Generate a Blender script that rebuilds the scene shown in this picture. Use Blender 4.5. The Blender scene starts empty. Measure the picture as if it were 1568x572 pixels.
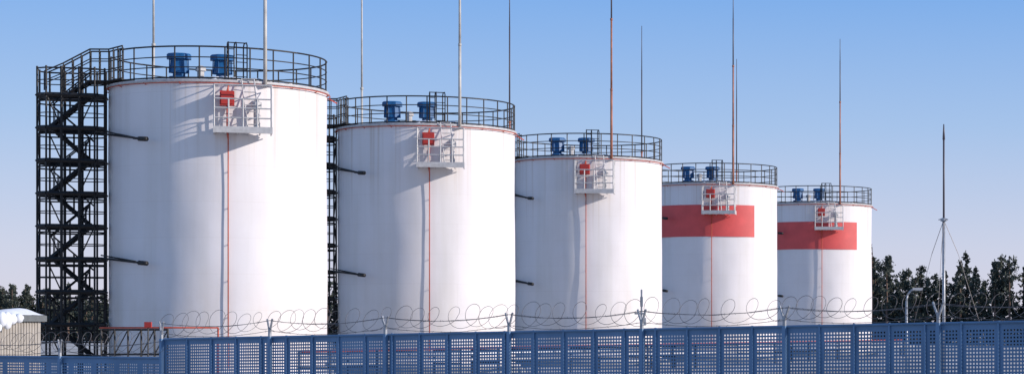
import bpy, math, random
import numpy as np
from mathutils import Vector, Matrix
random.seed(7); rng=np.random.default_rng(11)
scene=bpy.context.scene
col=scene.collection
R=math.radians

# ---------------------------------------------------------------- materials
def mat(name, c, rough=0.6, metal=0.0, var=0.0, vscale=3.0, bump=0.0, c2=None):
    m=bpy.data.materials.new(name); m.use_nodes=True
    nt=m.node_tree; b=nt.nodes['Principled BSDF']
    b.inputs['Roughness'].default_value=rough; b.inputs['Metallic'].default_value=metal
    b.inputs['Base Color'].default_value=(*c,1)
    if var>0 or c2:
        tc=nt.nodes.new('ShaderNodeTexCoord'); n=nt.nodes.new('ShaderNodeTexNoise')
        n.inputs['Scale'].default_value=vscale; n.inputs['Detail'].default_value=6
        nt.links.new(tc.outputs['Object'],n.inputs['Vector'])
        r=nt.nodes.new('ShaderNodeValToRGB')
        r.color_ramp.elements[0].position=0.35; r.color_ramp.elements[1].position=0.65
        d=c2 if c2 else tuple(x*(1-var) for x in c)
        r.color_ramp.elements[0].color=(*d,1); r.color_ramp.elements[1].color=(*c,1)
        nt.links.new(n.outputs['Fac'],r.inputs['Fac']); nt.links.new(r.outputs['Color'],b.inputs['Base Color'])
        if bump>0:
            bp=nt.nodes.new('ShaderNodeBump'); bp.inputs['Strength'].default_value=bump; bp.inputs['Distance'].default_value=0.05
            nt.links.new(n.outputs['Fac'],bp.inputs['Height']); nt.links.new(bp.outputs['Normal'],b.inputs['Normal'])
    return m

def tank_paint(name):
    m=bpy.data.materials.new(name); m.use_nodes=True
    nt=m.node_tree; N=nt.nodes; L=nt.links; b=N['Principled BSDF']
    b.inputs['Roughness'].default_value=0.55
    uv=N.new('ShaderNodeUVMap'); oi=N.new('ShaderNodeObjectInfo')
    off=N.new('ShaderNodeVectorMath'); off.operation='ADD'
    cmb=N.new('ShaderNodeCombineXYZ'); mul=N.new('ShaderNodeMath'); mul.operation='MULTIPLY'; mul.inputs[1].default_value=53.0
    L.new(oi.outputs['Random'],mul.inputs[0]); L.new(mul.outputs[0],cmb.inputs['X'])
    L.new(uv.outputs['UV'],off.inputs[0]); L.new(cmb.outputs[0],off.inputs[1])
    def noise(scale,vec=None,sc=1.0,det=7,ro=.6):
        mp=N.new('ShaderNodeMapping'); mp.inputs['Scale'].default_value=scale
        L.new(off.outputs[0],mp.inputs['Vector'])
        n=N.new('ShaderNodeTexNoise'); n.inputs['Scale'].default_value=sc; n.inputs['Detail'].default_value=det; n.inputs['Roughness'].default_value=ro
        L.new(mp.outputs[0],n.inputs['Vector']); return n
    def ramp(n,p0,c0,p1,c1):
        r=N.new('ShaderNodeValToRGB'); r.color_ramp.elements[0].position=p0; r.color_ramp.elements[1].position=p1
        r.color_ramp.elements[0].color=(*c0,1); r.color_ramp.elements[1].color=(*c1,1); L.new(n.outputs[0],r.inputs['Fac']); return r
    def mulc(a,bb,fac=1.0):
        mm=N.new('ShaderNodeMixRGB'); mm.blend_type='MULTIPLY'
        if isinstance(fac,float): mm.inputs['Fac'].default_value=fac
        else: L.new(fac,mm.inputs['Fac'])
        L.new(a,mm.inputs[1]); L.new(bb,mm.inputs[2]); return mm.outputs[0]
    r1=ramp(noise((1.1,0.06,1)),.28,(0.755,0.715,0.685),.54,(0.83,0.785,0.775))
    n2=noise((.45,.45,1),det=5); r2=ramp(n2,.3,(.96,.95,.94),.6,(1,1,1))
    c=mulc(r1.outputs[0],r2.outputs[0])
    br=N.new('ShaderNodeTexBrick'); br.inputs['Scale'].default_value=1.0
    br.inputs['Brick Width'].default_value=5.9; br.inputs['Row Height'].default_value=1.5
    br.inputs['Mortar Size'].default_value=0.014; br.inputs['Mortar Smooth'].default_value=0.5
    br.inputs['Color1'].default_value=(1,1,1,1); br.inputs['Color2'].default_value=(0.985,0.985,0.99,1); br.inputs['Mortar'].default_value=(0.95,0.94,0.93,1)
    L.new(off.outputs[0],br.inputs['Vector'])
    c=mulc(c,br.outputs['Color'])
    sp=N.new('ShaderNodeSeparateXYZ'); L.new(uv.outputs['UV'],sp.inputs[0])
    g=N.new('ShaderNodeMapRange'); g.inputs['From Min'].default_value=7.5; g.inputs['From Max'].default_value=12.6; g.clamp=True
    L.new(sp.outputs['Y'],g.inputs['Value'])
    r3=ramp(noise((3.2,.03,1)),.33,(.80,.74,.67),.47,(1,1,1)); c=mulc(c,r3.outputs[0],g.outputs[0])
    g2=N.new('ShaderNodeMapRange'); g2.inputs['From Min'].default_value=5.0; g2.inputs['From Max'].default_value=0.5; g2.clamp=True
    L.new(sp.outputs['Y'],g2.inputs['Value'])
    r4=ramp(noise((.8,.25,1)),.36,(.87,.82,.74),.60,(1,1,1)); c=mulc(c,r4.outputs[0],g2.outputs[0])
    L.new(c,b.inputs['Base Color'])
    bp=N.new('ShaderNodeBump'); bp.inputs['Strength'].default_value=0.3; bp.inputs['Distance'].default_value=0.04
    L.new(n2.outputs['Fac'],bp.inputs['Height']); L.new(bp.outputs[0],b.inputs['Normal'])
    return m

M_tank=tank_paint('white_tank_paint')
M_black=mat('black_painted_steel',(0.020,0.018,0.018),0.5,0,0.3,8)
M_red=mat('red_pipe_paint',(0.60,0.10,0.05),0.5,0,0.25,4)
M_band=mat('red_band_paint',(0.74,0.095,0.09),0.55,0,0.14,1.2)
M_redbox=mat('red_box_paint',(0.50,0.04,0.03),0.5)
M_white=mat('white_steel_frame',(0.60,0.58,0.565),0.5,0,0.2,5)
M_blue=mat('blue_vent_paint',(0.012,0.13,0.34),0.4,0,0.35,6)
M_snow=mat('snow',(0.82,0.84,0.88),0.8,0,0.08,3,0.4)
M_mastw=mat('mast_grey_paint',(0.62,0.58,0.52),0.5,0.0,0.25,2)
M_mastr=mat('mast_red_oxide',(0.50,0.19,0.11),0.6,0,0.35,2)
M_mastd=mat('mast_dark_steel',(0.10,0.08,0.09),0.5)
M_fence=mat('blue_fence_paint',(0.135,0.255,0.42),0.5,0,0.2,1.1)
M_fence2=mat('blue_fence_frame',(0.145,0.27,0.44),0.5,0,0.15,1.5)
M_galv=mat('galvanised_steel',(0.45,0.46,0.48),0.4,0.3,0.3,12)
M_wire=mat('razor_wire_steel',(0.20,0.18,0.18),0.5,0.3,0.4,20)
M_conc=mat('concrete',(0.4,0.39,0.37),0.9,0,0.3,2,0.3)
M_ground=mat('frosty_ground',(0.62,0.60,0.58),0.95,0,0,0.15,0.5,c2=(0.34,0.30,0.25))
M_leafA=mat('needles_dark',(0.058,0.072,0.058),0.9,0,0.25,0.3)  # needle tones lightened in the colour to stand in for distance haze
M_leafB=mat('needles_light',(0.095,0.105,0.075),0.9,0,0.25,0.3)  # same haze lift painted into the lighter needles
M_bark=mat('bark',(0.20,0.13,0.10),0.9,0,0.4,2)
M_wall=mat('shed_wall_metal',(0.44,0.40,0.35),0.7,0,0.2,2)
M_roof=mat('shed_roof_metal',(0.16,0.17,0.17),0.6,0,0.2,2)

# ---------------------------------------------------------------- mesh builder
class MB:
    def __init__(s): s.v=[]; s.f=[]; s.m=[]; s.mats=[]; s.sm=[]
    def mi(s,m):
        if m not in s.mats: s.mats.append(m)
        return s.mats.index(m)
    def add(s,vs,fs,m,smooth=False):
        o=len(s.v); s.v+= [tuple(v) for v in vs]; k=s.mi(m)
        for f in fs: s.f.append(tuple(i+o for i in f)); s.m.append(k); s.sm.append(smooth)
    def box(s,c,d,m,rz=0.0):
        x,y,z=d[0]/2,d[1]/2,d[2]/2; cz,sz=math.cos(rz),math.sin(rz); vs=[]
        for a in (-1,1):
            for b in (-1,1):
                for e in (-1,1):
                    px,py=a*x,b*y
                    vs.append((c[0]+px*cz-py*sz,c[1]+px*sz+py*cz,c[2]+e*z))
        s.add(vs,[(0,1,3,2),(4,6,7,5),(0,4,5,1),(2,3,7,6),(0,2,6,4),(1,5,7,3)],m)
    def bar(s,p,q,r,m,n=6,r2=None):
        p=Vector(p); q=Vector(q); d=q-p
        if d.length<1e-6: return
        d.normalize(); a=d.orthogonal().normalized(); b=d.cross(a)
        if r2 is None: r2=r
        vs=[]
        for P,rr in ((p,r),(q,r2)):
            for i in range(n):
                t=2*math.pi*(i+.5)/n; vs.append(P+(a*math.cos(t)+b*math.sin(t))*rr)
        fs=[(i,(i+1)%n,n+(i+1)%n,n+i) for i in range(n)]+[tuple(range(n))[::-1],tuple(range(n,2*n))]
        s.add(vs,fs,m,n>5)
    def path(s,pts,r,m,n=6,closed=False):
        for i in range(len(pts)-1): s.bar(pts[i],pts[i+1],r,m,n)
        if closed: s.bar(pts[-1],pts[0],r,m,n)
    def lathe(s,prof,c,m,n=16,smooth=False,ph=0):
        vs=[];fs=[]
        for r,z in prof:
            for i in range(n):
                t=2*math.pi*i/n+ph; vs.append((c[0]+r*math.cos(t),c[1]+r*math.sin(t),c[2]+z))
        for j in range(len(prof)-1):
            for i in range(n):
                fs.append((j*n+i,j*n+(i+1)%n,(j+1)*n+(i+1)%n,(j+1)*n+i))
        fs.append(tuple(range((len(prof)-1)*n,len(prof)*n)))
        s.add(vs,fs,m,smooth)
    def mesh(s,name):
        me=bpy.data.meshes.new(name); me.from_pydata(s.v,[],s.f)
        for m in s.mats: me.materials.append(m)
        me.polygons.foreach_set('material_index',s.m); me.polygons.foreach_set('use_smooth',s.sm)
        me.update(); return me
def obj(name,me,parent=None,loc=(0,0,0),rz=0):
    o=bpy.data.objects.new(name,me); col.objects.link(o); o.location=loc; o.rotation_euler=(0,0,rz)
    if parent: o.parent=parent
    return o
def empty(name,loc=(0,0,0),rz=0):
    e=bpy.data.objects.new(name,None); col.objects.link(e); e.location=loc; e.rotation_euler=(0,0,rz); e.empty_display_size=0.5; return e
def pol(r,az,z):   # az degrees, 0 = local -Y (front), + = +X
    a=R(az); return (r*math.sin(a),-r*math.cos(a),z)

# ---------------------------------------------------------------- storage tank parts
RT=4.5; ZT=12.5; ZB=0.35
def shell_mesh():
    n=144; zs=[ZB+(ZT-ZB)*i/16 for i in range(17)]
    vs=[];fs=[];uvs=[]
    for z in zs:
        for i in range(n+1):
            a=2*math.pi*(i%n)/n+math.pi/2
            wob=0.014*math.sin(5*a+z*0.5)+0.010*math.sin(11*a-z*.8)+.005*math.sin(17*a+z*1.9)
            vs.append(((RT+wob)*math.cos(a),(RT+wob)*math.sin(a),z)); uvs.append((RT*2*math.pi*i/n,z))
    for j in range(16):
        for i in range(n):
            a=j*(n+1)+i; fs.append((a,a+1,a+n+2,a+n+1))
    me=bpy.data.meshes.new('shell'); me.from_pydata(vs,[],fs); me.materials.append(M_tank)
    uv=me.uv_layers.new(name='UVMap')
    for l in me.loops: uv.data[l.index].uv=uvs[l.vertex_index]
    me.polygons.foreach_set('use_smooth',[True]*len(fs)); me.update(); return me
ME_shell=shell_mesh()

b=MB(); b.lathe([(RT-.02,ZT-.09),(RT+.09,ZT-.09),(RT+.09,ZT+.0),(RT-.1,ZT+.03),(3,ZT+.22),(1.2,ZT+.38),(0.3,ZT+.42)],(0,0,0),M_white,96,False)
b.lathe([(RT+.03,0.3),(RT+.3,0.3),(RT+.3,.42),(RT+.03,.45)],(0,0,0),M_white,64)
ME_roof=b.mesh('roof')
b=MB(); b.lathe([(RT+.55,-0.2),(RT+.55,.28),(0.2,.29)],(0,0,0),M_conc,64); ME_found=b.mesh('foundation')

b=MB()
ring=[pol(RT+.13,a,ZT-.15) for a in range(0,360,5)]
b.path(ring,.022,M_red,5,True)
for a in range(0,360,20): b.bar(pol(RT,a,ZT-.2),pol(RT+.15,a,ZT-.12),.02,M_red,4)
b.bar(pol(RT+.13,4.3,0.6),pol(RT+.13,4.3,ZT-.2),.026,M_red,6)
for z in np.arange(1.2,12,1.5): b.bar(pol(RT,4.3,z),pol(RT+.15,4.3,z),.02,M_red,4)
b.bar(pol(RT+.16,97,ZT-.17),pol(RT+.5,97,ZT-.35),.03,M_red,5)
ME_pipes=b.mesh('cooling_pipes')

# roof railing
b=MB()
RR=RT-.02
def arcpts(a0,a1,z,st=5,r=RR):
    n=max(2,int(abs(a1-a0)/st)+1); return [pol(r,a0+(a1-a0)*i/(n-1),z) for i in range(n)]
for dz,rr in ((0.07,.036),(.5,.025),(.92,.025),(1.36,.036)):
    b.path(arcpts(-62,262,ZT+dz,5),rr,M_black,5)
for i in range(26):
    a=-62+324*i/25
    b.bar(pol(RR,a,ZT-.02),pol(RR,a,ZT+1.37),.03,M_black,4)
for a in (4.5,8.5,14):
    top=ZT+1.58
    b.path([pol(RR+.05,a,ZT),pol(RR+.05,a,top-.12),pol(RR-.05,a,top),pol(RR-.4,a,top),pol(RR-.52,a,top-.12),pol(RR-.52,a,ZT)],.028,M_black,5)
for z in np.arange(.15,1.5,.3):
    b.bar(pol(RR+.05,8.5,ZT+z),pol(RR+.05,14,ZT+z),.018,M_black,4)
    b.bar(pol(RR-.5,4.5,ZT+z),pol(RR-.5,8.5,ZT+z),.018,M_black,4)
b.path([pol(RR-.2,4.5,ZT+1.58),pol(RR-.2,14,ZT+1.58)],.024,M_black,5)
ME_rail=b.mesh('roof_railing')

# blue breather vents
def vent(b,x,y,z0,s=1.0):
    b.lathe([(.42*s,0),(.42*s,.08),(.27*s,.09),(.27*s,.22),(.40*s,.24),(.36*s,.76),(.36*s,.80)],(x,y,z0),M_blue,8,ph=math.pi/8)
    b.lathe([(.30*s,.80),(.53*s,.81),(.53*s,.98),(.46*s,1.04)],(x,y,z0),M_blue,8,ph=math.pi/8)
    for i in range(8):
        t=math.pi/4*i+math.pi/8
        b.bar((x+.42*s*math.cos(t),y+.42*s*math.sin(t),z0+.24),(x+.40*s*math.cos(t),y+.40*s*math.sin(t),z0+.82),.022,M_blue,4)
b=MB()
vent(b,-1.62,-2.3,ZT+.22); vent(b,.12,-2.3,ZT+.22)
b.lathe([(.14,0),(.14,.3),(.22,.34),(.2,.5),(.08,.56)],(-.75,-2.6,ZT+.2),M_white,8)
ME_vent=b.mesh('roof_vents')

# balcony (foam chamber access platform)
b=MB()
PX=0.92; w=1.13; y0=-4.40; y1=-5.55; zf=10.35; zt=12.2
b.box((PX,(y0+y1)/2,zf),(2*w,y0-y1-.0,.05),M_white)
for yy in (y1,):
    b.box((PX,yy-.0,zf+.02),(2*w+.08,.06,.26),M_white)
for sx in (-1,1):
    b.box((PX+sx*w,(y0+y1)/2-.01,zf+.02),(.06,y0-y1-.09,.26),M_white)
for x in np.linspace(-w,w,6): b.bar((PX+x,y1+.04,zf-.09),(PX+x,y0+.1,zf-.09),.028,M_white,4)
for i,x in enumerate(np.linspace(-w,w,5)):
    b.bar((PX+x,y1,zf),(PX+x,y1,zt-.55 if 0<i<4 else zt),.034,M_white,4)
for z in (zf+.5,zf+.9,zf+1.28): 
    b.bar((PX-w,y1,z),(PX+w,y1,z),.03,M_white,4)
    for sx in (-1,1): b.bar((PX+sx*w,y1,z),(PX+sx*w,y0,z),.028,M_white,4)
b.bar((PX-w,y1,zt),(PX+w,y1,zt),.034,M_white,4)
for sx in (-1,1):
    b.bar((PX+sx*w,y1,zt),(PX+sx*w,y0,zt),.03,M_white,4)
    b.bar((PX+sx*w,(y0+y1)/2,zf),(PX+sx*w,(y0+y1)/2,zt),.03,M_white,4)
    b.bar((PX+sx*w,y1,zf+.1),(PX+sx*w,y0,zt),.022,M_white,4)
for dx in (-.05,.45):
    b.bar((PX+dx,y0-.15,zt+.35),(PX+dx+.25,y1+.3,zf),.03,M_white,4)
for i in range(8):
    t=i/8; b.bar((PX-.05+.25*t,y0-.15+(y1+.45-y0)*t,zt+.35-(zt+.35-zf)*t),(PX+.45+.25*t,y0-.15+(y1+.45-y0)*t,zt+.35-(zt+.35-zf)*t),.02,M_white,4)
b.lathe([(.12,0),(.12,.9),(.2,.95),(.2,1.2),(.1,1.25)],(PX+.55,y0-.3,zf+.03),M_white,10)
b.bar((PX+.55,y0-.3,zf+1),(PX+.55,y0+.1,zf+1.3),.12,M_white,8)
ME_balc=b.mesh('balcony')
b=MB()
b.box((PX-.62,y0-.45,zt-.5),(.58,.4,.6),M_redbox); b.box((PX-.62,y0-.67,zt-.5),(.46,.04,.48),M_redbox)
b.bar((PX-.62,y0-.45,zt-.8),(PX-.62,y0-.45,zf),.03,M_red,6); b.bar((PX-.62,y0-.45,zt-.2),(PX-.5,y0,zt+.3),.03,M_red,6)
b.bar((PX-.62,y0-.45,zf),(pol(RT+.13,4.3,zf-.3)),.028,M_red,6)
ME_redbox=b.mesh('red_control_box')

# snow
def snow_lumps(lumps,name):
    b=MB()
    for (x,y,z,sx,sy,sz) in lumps:
        n=12;vs=[];fs=[]
        for j in range(5):
            ph=j/5*math.pi/2
            for i in range(n):
                t=2*math.pi*i/n; k=1+.22*random.uniform(-1,1)
                vs.append((x+sx*math.cos(t)*math.cos(ph)*k,y+sy*math.sin(t)*math.cos(ph)*k,z+sz*math.sin(ph)*(1+.15*random.uniform(-1,1))))
        for j in range(4):
            for i in range(n): fs.append((j*n+i,j*n+(i+1)%n,(j+1)*n+(i+1)%n,(j+1)*n+i))
        fs.append(tuple(range(4*n,5*n)))
        b.add(vs,fs,M_snow,True)
    return b.mesh(name)
lp=[]
for a,s in ((-2,.35),(3,.45),(8,.3),(20,.4),(27,.25),(41,.2)):
    x,y,z=pol(RT-.22,a,ZT+.0); lp.append((x,y,z,s,.22,.1+.14*s))
ME_snow=snow_lumps(lp,'roof_snow')

def band_mesh():
    vs=[];fs=[];n=60
    for i in range(n+1):
        a=-110+155*i/n
        vs+= [pol(RT+.034,a,8.72),pol(RT+.034,a,10.95)]
    for i in range(n): fs.append((2*i,2*i+2,2*i+3,2*i+1))
    me=bpy.data.meshes.new('red_band'); me.from_pydata(vs,[],fs); me.materials.append(M_band)
    me.polygons.foreach_set('use_smooth',[True]*n); return me
ME_band=band_mesh()

b=MB()
for za,zb in ((10.42,10.02),(5.2,4.93)):
    b.bar((-4.75,-1.3,za),(-3.0,-4.05,zb),.045,M_black,6)
    b.bar((-4.75,-1.3,za+.12),(-3.3,-3.6,zb+.08),.03,M_black,6)
    b.bar((-3.15,-3.85,zb+.02),(-2.85,-4.3,zb-.02),.10,M_black,8)
    b.bar((-3.4,-3.45,zb+.05),(-3.1,-3.2,zb+.05),.03,M_black,5)
ME_arm=b.mesh('brackets')

# ---------------------------------------------------------------- stair tower
def tower_mesh():
    b=MB(); cx,cy=-5.95,-.35; hx,hy=1.33,1.05; c=.38
    per=[(-hx+c,-hy),(hx-c,-hy),(hx,-hy+c),(hx,hy-c),(hx-c,hy),(-hx+c,hy),(-hx,hy-c),(-hx,-hy+c)]
    per=[(cx+x,cy+y) for x,y in per]
    lev=[12.0-1.37*k for k in range(9)]
    zb=.25
    for (x,y) in per: b.bar((x,y,zb),(x,y,lev[0]+1.2),.042,M_black,4)
    for x in (-.35,.35):
        for y in (-hy,hy): b.bar((cx+x,cy+y,zb),(cx+x,cy+y,lev[0]+1.2),.06,M_black,4)
    for k,z in enumerate(lev):
        for h,r in ((0,.095),(.62,.022),(1.12,.034)):
            b.path([(x,y,z+h) for x,y in per],r,M_black,4,True)
        side=1 if k%2==0 else -1
        b.box((cx+side*(hx-.36),cy,z),(.7,2*hy-.1,.06),M_black)
        b.box((cx-side*(hx-.22),cy,z),(.4,2*hy-.1,.06),M_black)
        b.bar((cx-hx,cy,z),(cx+hx,cy,z),.05,M_black,4)
        if k<len(lev)-1:
            z2=lev[k+1]; lane=-.5 if k%2==0 else .5
            xa=cx+side*(hx-.6); xb=cx-side*(hx-.5)
            for yy in (lane-.36,lane+.36):
                y=cy+yy
                b.bar((xa,y,z),(xb,y,z2),.095,M_black,4); 
                b.bar((xa,y,z+.95),(xb,y,z2+.95),.03,M_black,4)
                for t in (0.1,.5,.9):
                    b.bar((xa+(xb-xa)*t,y,z+(z2-z)*t),(xa+(xb-xa)*t,y,z+(z2-z)*t+.95),.02,M_black,4)
            for i in range(1,8):
                t=i/8; b.box((xa+(xb-xa)*t,cy+lane,z+(z2-z)*t),(.26,.7,.04),M_black)
            s2=1 if k%2 else -1
            b.bar((cx-hx,cy-s2*(hy-c),z),(cx-hx,cy+s2*(hy-c),z2),.03,M_black,4)
            b.bar((cx+hx,cy-s2*(hy-c),z),(cx+hx,cy+s2*(hy-c),z2),.03,M_black,4)
            b.bar((cx-hx+c,cy-hy,z),(cx-.35,cy-hy,z2),.028,M_black,4)
            b.bar((cx+.35,cy-hy,z2),(cx+hx-c,cy-hy,z),.028,M_black,4)
    zg=ZT+.12; za=lev[0]
    P0=Vector((cx-.3,cy-.25,za)); P1=Vector((cx+.75,cy-.25,zg)); P2=Vector((cx+1.6,cy-.45,zg)); P3=Vector((-3.75,-2.2,zg))
    for dy in (-.42,.42):
        D=Vector((0,dy,0)); D2=Vector((-.1,dy,0))
        pts=[P0+D,P1+D,P2+D2,P3+D2]
        b.path(pts,.06,M_black,4)
        for h,r in ((.5,.024),(.95,.024),(1.36,.034)):
            b.path([p+Vector((0,0,h)) for p in pts],r,M_black,5)
        b.bar(pts[0]+Vector((-.75,0,1.0)),pts[0]+Vector((0,0,1.36)),.03,M_black,5)
        b.bar(pts[0]+Vector((-.75,0,.2)),pts[0]+Vector((-.75,0,1.0)),.03,M_black,5)
        b.bar(pts[0]+Vector((-.75,0,.6)),pts[0]+Vector((0,0,.95)),.022,M_black,5)
        for a,bb,n in ((pts[0],pts[1],3),(pts[1],pts[2],2),(pts[2],pts[3],3)):
            for i in range(n+1):
                p=a.lerp(bb,i/n); b.bar(p,p+Vector((0,0,1.37)),.026,M_black,4)
    for i in range(5):
        p=P0.lerp(P1,i/4); b.box(p,(.26,.8,.04),M_black)
    mid=(P1+P2)/2; b.box((mid.x,mid.y,zg),(.95,.84,.045),M_black)
    b.box(((P2.x+P3.x)/2,(P2.y+P3.y)/2-.0,zg+.003),((P3-P2).length,.78,.04),M_black,math.atan2(P3.y-P2.y,P3.x-P2.x))
    return b.mesh('stair_tower')
ME_tower=tower_mesh()

tanks=[((-30.02,97.05),17.2,False),((-25.33,116.8),9.4,False),((-20.05,138.2),2.2,False),((-14.40,162.1),-1.9,True),((-8.04,186.9),2.5,True)]
def mast(name,x,y,z0,z1,low,parent=None,r0=.075):
    b=MB(); zm=z0+(z1-z0)*.62
    b.bar((0,0,z0),(0,0,z0+(zm-z0)*.5),r0,low,8,r0*.9)
    b.bar((0,0,z0+(zm-z0)*.5),(0,0,zm),r0*.8,low,8,r0*.7)
    up=M_mastd if low is not M_mastw else low
    b.bar((0,0,zm),(0,0,z1-(z1-zm)*.35),r0*.6,up,6,r0*.5)
    b.bar((0,0,z1-(z1-zm)*.35),(0,0,z1),r0*.42,M_mastd,6,r0*.25)
    for z in (z0+(zm-z0)*.5,zm): b.bar((0,0,z-.06),(0,0,z+.06),r0*1.05,low,8)
    b.box((0,0,z0+.02),(.3,.3,.03),M_galv)
    return obj(name,b.mesh(name),parent,(x,y,0))
for i,((x,y),rot,band) in enumerate(tanks):
    e=empty('storage_tank',(x,y,0),R(rot))
    obj('shell',ME_shell,e); obj('roof',ME_roof,e); obj('foundation',ME_found,e)
    obj('cooling_pipes',ME_pipes,e); obj('roof_railing',ME_rail,e); obj('roof_vents',ME_vent,e)
    obj('balcony',ME_balc,e); obj('red_control_box',ME_redbox,e); obj('roof_snow',ME_snow,e)
    if band: obj('red_band',ME_band,e)
    t=empty('stair_tower',(x,y,0),R(rot))
    obj('steel_frame_and_stairs',ME_tower,t); obj('brackets',ME_arm,t)
    low=M_mastw if i<2 else M_mastr
    lx,ly,_=pol(RT+.12,23.2,0)
    c,s=math.cos(R(rot)),math.sin(R(rot))
    mast('lightning_mast',x+lx*c-ly*s,y+lx*s+ly*c,ZT-.2,25.8,low,None,.08)
for i,(x,y) in enumerate([(-37.25,110),(-31.97,130),(-27.2,151),(-21.4,176.4),(-15.66,198)]):
    mast('lightning_mast',x,y,0,26.0,(M_mastw if i<2 else M_mastr),None,.09)

# guyed mast on the right
b=MB()
b.bar((0,0,0),(0,0,6.1),.065,M_galv,8,.055); b.bar((0,0,6.1),(0,0,9.0),.038,M_mastd,6,.034); b.bar((0,0,8.95),(0,0,9.5),.05,M_mastd,6,.02)
b.lathe([(.12,0),(.12,.08),(.06,.12)],(0,0,6.05),M_galv,8)
for a in (20,140,260):
    t=R(a); k=.55
    b.bar((0,0,6.1),(k*math.cos(t),k*math.sin(t),4.9),.010,M_wire,4)
    b.bar((k*math.cos(t),k*math.sin(t),4.9),(2.2*math.cos(t),2.2*math.sin(t),0),.007,M_wire,4)
for a in (80,200,320):
    t=R(a); b.bar((0,0,6.15),(.2*math.cos(t),.2*math.sin(t),6.1),.02,M_galv,4)
obj('antenna_mast',b.mesh('antenna_mast'),None,(1.05,80,0))

# street lamp
b=MB()
b.bar((0,0,0),(0,0,3.6),.08,M_galv,8,.065)
b.path([(0,0,3.6),(.05,0,3.9),(.2,0,4.1),(.4,0,4.18)],.05,M_galv,6)
b.box((.55,0,4.19),(.5,.2,.11),M_white); b.box((.57,0,4.12),(.34,.15,.03),M_white); b.box((0,0,.4),(.2,.2,.8),M_galv)
obj('street_lamp',b.mesh('street_lamp'),None,(-.38,110,0))

# ---------------------------------------------------------------- fence
u=Vector((2.7355,-1.515,0)); base=Vector((-15.97,47.80,0))
ul=u.normalized(); SP=u.length; nrm=Vector((-ul.y,ul.x,0))  # away from camera
rzf=math.atan2(ul.y,ul.x)
def ftop(k): return 2.006+.0519*k
K0,K1=0,12
fence=empty('perimeter_fence')
b=MB()
def post(b,k,top):
    p=base+u*k-nrm*.06
    b.box((p.x,p.y,top/2),(.07,.07,top),M_fence2,rzf)
    b.box((p.x,p.y,top+.09),(.05,.05,.18),M_galv,rzf)
    for s in (-1,1):
        q=p+ul*(s*.15)-nrm*(s*.08)
        b.bar((p.x,p.y,top+.08),(q.x,q.y,top+.36),.021,M_galv,4)
for k in range(K0,K1+1): post(b,k,ftop(k)+.0)
KL=-6
for k in range(KL,0): post(b,k,1.62)
def perf(b,p0,p1,z0,z1top0,z1top1):
    L=(p1-p0).length; d=(p1-p0)/L
    def q(a,z0a,z1a,bb,m=M_fence):
        A=p0+d*a; B=p0+d*bb
        b.add([(A.x,A.y,z0a[0]),(B.x,B.y,z0a[1]),(B.x,B.y,z1a[1]),(A.x,A.y,z1a[0])],[(0,1,2,3)],m)
    T=lambda a:z1top0+(z1top1-z1top0)*a/L
    m=.075; rim=.10
    q(0,(z0,z0),(T(0),T(m)),m); q(L-m,(z0,z0),(T(L-m),T(L)),L)
    q(m,(T(m)-rim,T(L-m)-rim),(T(m),T(L-m)),L-m)
    n=9; pitch=(L-2*m)/n; h=.031
    rows=int((min(z1top0,z1top1)-rim-z0-.15)/pitch)
    q(m,(z0,z0),(T(m)-rim,T(m)-rim),m+(pitch-h)/2)
    for i in range(n):
        a=m+pitch*i+(pitch+h)/2; e=a+(pitch-h) if i<n-1 else L-m
        q(a,(z0,z0),(T(a)-rim,T(e)-rim),e)
        a0=m+pitch*i+(pitch-h)/2; a1=a0+h
        zc=T(a0)-rim
        for j in range(rows+1):
            zt_=zc-pitch*j; zb_=zt_-(pitch-h)
            if j==rows: zb_=z0
            q(a0,(zb_,zb_),(zt_,zt_),a1)
pitchP=SP/4.4
npan=int(SP*(K1-K0)/pitchP)
for i in range(npan):
    a=i*pitchP; p0=base+ul*a; p1=base+ul*(a+pitchP)
    perf(b,p0,p1,.08,ftop(a/SP),ftop((a+pitchP)/SP))
    zt_=ftop((a+pitchP)/SP); pp=p1-nrm*.02
    b.box((pp.x,pp.y,zt_/2+.03),(.03,.03,zt_-.02),M_fence2,rzf)
npl=int(SP*(-KL)/pitchP)
for i in range(npl):
    a=-i*pitchP; p1=base+ul*a; p0=base+ul*(a-pitchP)
    perf(b,p0,p1,.08,1.60,1.60)
def rail(s0,s1,z0,z1):
    p=base+ul*s0-nrm*.03; q=base+ul*s1-nrm*.03; b.bar((p.x,p.y,z0),(q.x,q.y,z1),.022,M_fence2,4)
rail(0,SP*12,ftop(0)-.01,ftop(12)-.01); rail(-SP*6,-.05,1.6,1.6)
obj('panels_and_posts',b.mesh('panels_and_posts'),fence)

cu=bpy.data.curves.new('razor_coil','CURVE'); cu.dimensions='3D'; cu.bevel_depth=.0046; cu.bevel_resolution=0
def coil(s0,s1,zf):
    pts=[]; s=s0; rr=.24
    while s<s1:
        pitch=random.uniform(.26,.55); r_new=random.uniform(.17,.26); n=18; dz=random.uniform(-.05,.04); tilt=random.uniform(-.3,.3)
        for i in range(n):
            t=i/n; r=rr+(r_new-rr)*t; a=2*math.pi*t
            p=base+ul*(s+pitch*t+r*math.cos(a)*.95)+nrm*(.12*math.sin(a+.6+tilt)-.05)
            pts.append((p.x,p.y,zf(s)+.31+dz*math.sin(math.pi*t)+r*math.sin(a)+tilt*.12*math.cos(a)*math.sin(math.pi*t)))
        s+=pitch; rr=r_new
    sp=cu.splines.new('POLY'); sp.points.add(len(pts)-1)
    for i,p in enumerate(pts): sp.points[i].co=(*p,1)
coil(0.0,SP*12,lambda s:ftop(s/SP)); coil(-SP*6,-.3,lambda s:1.62)
barb=MB()
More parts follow.
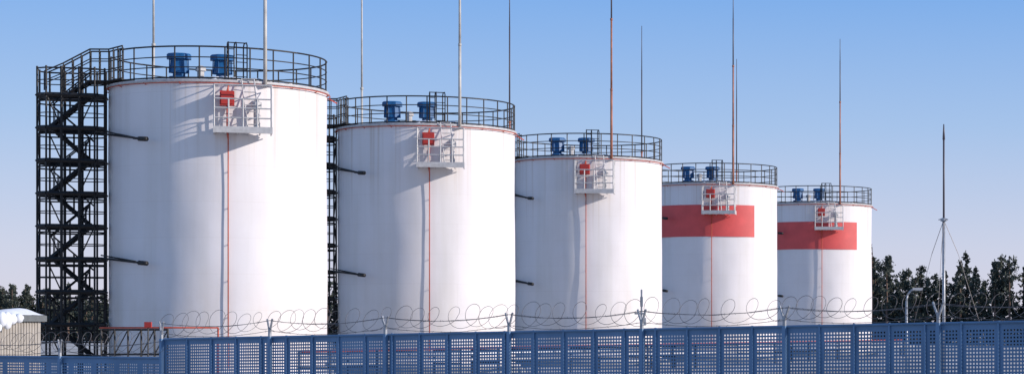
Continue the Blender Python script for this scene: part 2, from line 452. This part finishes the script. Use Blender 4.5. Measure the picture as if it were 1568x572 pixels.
def strand(k0,k1,zf,side,h):
    for k in range(k0,k1):
        pts=[]
        for i in range(9):
            t=i/8; s=(k+t)*SP
            p=base+ul*(s+side*.12)-nrm*(side*.1+.06)
            pts.append((p.x,p.y,zf(s)+h-.10*4*t*(1-t)*random.uniform(.9,1.1)))
        sp=cu.splines.new('POLY'); sp.points.add(8)
        for i,p in enumerate(pts): sp.points[i].co=(*p,1)
        for i in range(14):
            t=(i+.5)/14*8; j=int(t); f=t-j
            q=Vector(pts[j]).lerp(Vector(pts[j+1]),f)
            d=Vector((random.uniform(-1,1),random.uniform(-1,1),random.uniform(-1,1))).normalized()*.022
            barb.bar(q-d,q+d,.004,M_wire,3)
for side,h in ((1,.33),(-1,.33),(0,.12)):
    strand(0,12,lambda s:ftop(s/SP),side,h); strand(-6,0,lambda s:1.62,side,h)
cu.materials.append(M_wire)
o=bpy.data.objects.new('razor_wire',cu); col.objects.link(o); o.parent=fence
obj('barbs',barb.mesh('barbs'),fence)

b=MB(); b.bar((0,0,0),(0,0,2.95),.018,M_galv,6); b.box((0,0,2.72),(.05,.05,.18),M_galv); b.box((-.03,0,2.5),(.2,.04,.03),M_galv); b.box((.04,0,2.35),(.09,.07,.14),M_white)
pp=base+u*3.95+nrm*.15
obj('security_sensor_pole',b.mesh('security_sensor_pole'),None,(pp.x,pp.y,0))

# ---------------------------------------------------------------- pipe rack near first tank & pipeline behind the fence
b=MB()
z=2.28
b.bar((-33.0,91,z),(-28.2,91.0,z),.035,M_red,6); b.bar((-28.2,91,z),(-28.2,91,.3),.035,M_red,6)
b.bar((-33.0,91.2,z-.08),(-30.3,91.2,z-.08),.04,M_black,4); b.bar((-33.0,91.2,1.2),(-30.3,91.2,1.2),.04,M_black,4)
for i in range(6):
    x=-33+.54*i; b.bar((x,91.2,0),(x,91.2,z-.05),.04,M_black,4)
    if i<5: b.bar((x,91.2,1.2),(x+.54,91.2,z-.08),.025,M_black,4)
b.box((-30.9,90.6,2.4),(.28,.1,.22),M_redbox); b.bar((-30.9,90.6,0),(-30.9,90.6,2.3),.03,M_black,4)
obj('pipe_rack',b.mesh('pipe_rack'),None)
b=MB(); A=Vector((-24,88,0)); B=Vector((-1,186,0))
for off,z,r,m in ((0,1.35,.06,M_red),(.5,1.1,.09,M_galv),(1.0,.85,.07,M_white)):
    b.bar(A+Vector((off,0,z)),B+Vector((off,0,z)),r,m,8)
for i in range(26):
    p=A.lerp(B,i/25)
    for z in (1.26,.7): b.box((p.x+.5,p.y,z),(1.3,.08,.08),M_black)
    for dx in (-.1,1.1): b.box((p.x+dx,p.y,.7),(.08,.08,1.4),M_black)
obj('pipeline',b.mesh('pipeline'),None)

# ---------------------------------------------------------------- shed at left
sh=empty('metal_shed',(-32.75,76,-.12),R(-3))
b=MB()
b.box((0,0,1.35),(5.0,3.4,2.7),M_wall)
for i in range(24): b.box((-2.42+.21*i,-1.715,1.33),(.05,.03,2.6),M_wall)
for i in range(15): b.box((2.515,-1.5+.21*i,1.33),(.03,.05,2.6),M_wall)
obj('walls',b.mesh('walls'),sh)
b=MB(); b.box((0,0,2.76),(5.2,3.7,.10),M_roof); b.box((0,-1.88,2.70),(5.2,.05,.2),M_roof); b.box((2.63,0,2.70),(.05,3.7,.2),M_roof); obj('roof',b.mesh('roof'),sh)
b=MB(); b.box((-1.0,-1.75,1.0),(1.0,.05,2.0),M_roof); b.box((-.62,-1.79,1.0),(.05,.04,.14),M_galv); obj('door',b.mesh('door'),sh)
def blanket():
    # thin snow sheet on the roof with a slumped drift at the right-hand end
    nx,ny=40,26; vs=[];fs=[]
    for j in range(ny+1):
        for i in range(nx+1):
            uu=i/nx; vv=j/ny; x=-2.58+5.2*uu; y=-1.82+3.6*vv
            ex=min(1,min(uu,1-uu)*14); ey=min(1,min(vv,1-vv)*10); edge=(ex*ey)**.5
            t=(.055+.03*math.sin(x*3.1+y)+.025*math.sin(y*4.3-x*1.7))*edge
            t+=.13*math.exp(-((x-2.05)/.45)**2)*edge*(1+.3*math.sin(y*3))
            vs.append((x,y,2.815+max(0,t)+random.uniform(0,.008)))
    for j in range(ny):
        for i in range(nx):
            a=j*(nx+1)+i; fs.append((a,a+1,a+nx+2,a+nx+1))
    m=MB(); m.add(vs,fs,M_snow,True)
    # clumps hanging over the eave at the corner
    for (x,y,z,r,h) in ((2.72,-1.7,2.66,.16,.26),(2.74,-1.35,2.62,.15,.30),(2.72,-.95,2.68,.15,.2),(2.45,-1.9,2.76,.18,.12),(2.1,-1.9,2.78,.16,.09),(2.7,-.4,2.7,.14,.16),(2.68,-1.8,2.40,.09,.16)):
        vv=[];ff=[];n=12;q=8
        for a in range(q+1):
            th=math.pi*a/q
            for k in range(n):
                ph=2*math.pi*k/n; kk=1+.12*random.uniform(-1,1)
                vv.append((x+r*math.sin(th)*math.cos(ph)*kk,y+1.3*r*math.sin(th)*math.sin(ph)*kk,z+h*math.cos(th)))
        for a in range(q):
            for k in range(n): ff.append((a*n+k,(a+1)*n+k,(a+1)*n+(k+1)%n,a*n+(k+1)%n))
        m.add(vv,ff,M_snow,True)
    return m.mesh('roof_snow')
obj('roof_snow',blanket(),sh)

# ---------------------------------------------------------------- distant trees
V=[];F=[];MI=[]
nv=0
def add_quads(cent,size,mi):
    global nv
    n=len(cent)
    a=rng.normal(size=(n,3)); a/=np.linalg.norm(a,axis=1)[:,None]
    c=rng.normal(size=(n,3)); c-=a*(a*c).sum(1)[:,None]; c/=np.linalg.norm(c,axis=1)[:,None]
    s=size[:,None]
    q=np.stack([cent-a*s-c*s*.45,cent+a*s-c*s*.45,cent+a*s*.8+c*s*.45,cent-a*s*.8+c*s*.45],1).reshape(-1,3)
    V.append(q); F.append(np.arange(4*n).reshape(n,4)+nv); MI.append(np.where(rng.random(n)<.3,1,0) if mi is None else np.full(n,mi)); nv+=4*n
def trunk(x,y,h,r):
    global nv
    vs=[];k=5
    for z,rr in ((0,r),(h*.5,r*.65),(h*.97,r*.12)):
        for i in range(k):
            t=2*math.pi*i/k; vs.append((x+rr*math.cos(t),y+rr*math.sin(t),z))
    fs=[]
    for j in range(2):
        for i in range(k): fs.append((j*k+i,j*k+(i+1)%k,(j+1)*k+(i+1)%k,(j+1)*k+i))
    V.append(np.array(vs)); F.append(np.array(fs)+nv); MI.append(np.full(len(fs),2)); nv+=len(vs)
def tree(x,y,h,kind,dens):
    trunk(x,y,h,.14+.008*h)
    nb=int((48 if kind=='s' else 38)*dens); cent=[];sz=[]
    lean=rng.normal(0,.015)
    for i in range(nb):
        if kind=='s':
            t=.10+.88*(i+rng.random())/nb; rad=h*.16*(1-t)**.85*rng.uniform(.65,1.15)+.15
            droop=-.25
        else:
            t=rng.uniform(.40,.97); rad=h*.13*math.sqrt(max(0,1-((t-.64)/.36)**2))*rng.uniform(.5,1.2)+.15; droop=.2
        az=rng.random()*2*math.pi; m=20
        f=rng.random(m)**.6
        px=x+lean*t*h+np.cos(az)*rad*f+rng.normal(0,.12+.07*(kind=='p'),m)
        py=y+np.sin(az)*rad*f+rng.normal(0,.2,m)
        pz=t*h+droop*rad*f+rng.normal(0,.12+.08*(kind=='p'),m)
        cent.append(np.stack([px,py,pz],1)); sz.append(rng.uniform(.12,.27,m))
    m=10; cent.append(np.stack([x+lean*h+rng.normal(0,.07,m),y+rng.normal(0,.07,m),h*np.linspace(.92,1.0,m)],1)); sz.append(np.full(m,.14))
    add_quads(np.concatenate(cent),np.concatenate(sz),None)
A=np.array([75.,285.]); B=np.array([-235.,480.])
def hprof(x,y):
    px=x/y*3440+1400
    base_h=13.3
    if px<1300: base_h=11.0
    if px<300: base_h=10.8
    if 1430<px<1480: base_h=12.2
    if 1495<px<1535: base_h=11.2
    if px>1540: base_h=13.4
    return base_h
for i in range(470):
    t=(i/470)**1.15
    x,y=A+(B-A)*t; x+=rng.normal(0,1.2); y+=rng.uniform(-10,14)
    px=x/y*3440+1400
    dens=1.0 if px>1200 else .5
    h=hprof(x,y)*rng.choice([.72,.85,.95,1.04],p=[.2,.3,.35,.15])*rng.uniform(.94,1.05)
    tree(x,y,h,'s' if rng.random()<.6 else 'p',dens)
for i in range(60):
    t=rng.uniform(.80,1.0); x,y=A+(B-A)*t; tree(x,y+rng.uniform(-8,12),rng.uniform(8.5,11.3),'s' if rng.random()<.5 else 'p',.9)
n=34000; t=rng.random(n)**1.1; cen=A+(B-A)*t[:,None]
cc=np.stack([cen[:,0]+rng.normal(0,1,n),cen[:,1]+rng.uniform(0,16,n),rng.random(n)**1.2*7],1)
add_quads(cc,rng.uniform(.25,.5,n),None)
V=np.concatenate(V);F=np.concatenate(F);MI=np.concatenate(MI)
me=bpy.data.meshes.new('distant_tree_line'); me.vertices.add(len(V)); me.vertices.foreach_set('co',V.ravel())
me.loops.add(F.size); me.loops.foreach_set('vertex_index',F.ravel().astype(np.int32))
me.polygons.add(len(F)); me.polygons.foreach_set('loop_start',np.arange(0,F.size,4,dtype=np.int32)); me.polygons.foreach_set('loop_total',np.full(len(F),4,dtype=np.int32))
for m in (M_leafA,M_leafB,M_bark): me.materials.append(m)
me.polygons.foreach_set('material_index',MI.astype(np.int32)); me.update(calc_edges=True); me.validate()
obj('distant_tree_line',me)

# ---------------------------------------------------------------- ground
b=MB(); S=4000; b.add([(-S,-500,0),(S,-500,0),(S,S,0),(-S,S,0)],[(0,1,2,3)],M_ground); obj('ground',b.mesh('ground'))

# ---------------------------------------------------------------- light, sky
sd=Vector((math.sin(R(81)),-math.cos(R(81)),0)); el=R(20)
S3=Vector((sd.x*math.cos(el),sd.y*math.cos(el),math.sin(el)))
sl=bpy.data.lights.new('sun','SUN'); sl.energy=4.1; sl.angle=R(.5); sl.color=(1,.915,.855)
so=bpy.data.objects.new('sun',sl); col.objects.link(so); so.rotation_euler=S3.to_track_quat('Z','Y').to_euler()
w=bpy.data.worlds.new('World'); scene.world=w; w.use_nodes=True; nt=w.node_tree; N=nt.nodes; L=nt.links
bg=N['Background']; bg.inputs['Strength'].default_value=.12
sk=N.new('ShaderNodeTexSky'); sk.sky_type='NISHITA'; sk.sun_disc=False; sk.sun_elevation=el
sk.sun_rotation=math.atan2(sd.x,sd.y); sk.air_density=1.0; sk.dust_density=.5; sk.ozone_density=2.0; sk.altitude=0
tc=N.new('ShaderNodeTexCoord'); sp=N.new('ShaderNodeSeparateXYZ'); L.new(tc.outputs['Generated'],sp.inputs[0])
rp=N.new('ShaderNodeValToRGB'); L.new(sp.outputs['Z'],rp.inputs['Fac'])
els=rp.color_ramp.elements
data=[(0,(.72,.69,.82)),(.035,(.62,.66,.85)),(.09,(.38,.55,.86)),(.145,(.21,.43,.86)),(.35,(.15,.31,.64)),(1,(.11,.22,.46))]
els[0].position=0; els[0].color=(*data[0][1],1); els[1].position=1; els[1].color=(*data[-1][1],1)
for p,c in data[1:-1]:
    e=els.new(p); e.color=(*c,1)
sc=N.new('ShaderNodeVectorMath'); sc.operation='SCALE'; sc.inputs['Scale'].default_value=1/.12
L.new(rp.outputs['Color'],sc.inputs[0])
mx=N.new('ShaderNodeMixRGB'); mx.inputs['Fac'].default_value=.88
L.new(sk.outputs[0],mx.inputs[1]); L.new(sc.outputs[0],mx.inputs[2]); L.new(mx.outputs[0],bg.inputs['Color'])

# ---------------------------------------------------------------- camera
cd=bpy.data.cameras.new('camera'); cam=bpy.data.objects.new('camera',cd); col.objects.link(cam)
cam.location=(0,0,2.2); cam.rotation_euler=(R(90),0,0)
cd.sensor_width=36; cd.lens=3440/1568*36; cd.shift_x=-(1400-784)/1568; cd.shift_y=(504-286)/1568; cd.clip_end=6000
scene.camera=cam
scene.view_settings.view_transform='Standard'; scene.view_settings.look='None'; scene.view_settings.exposure=0
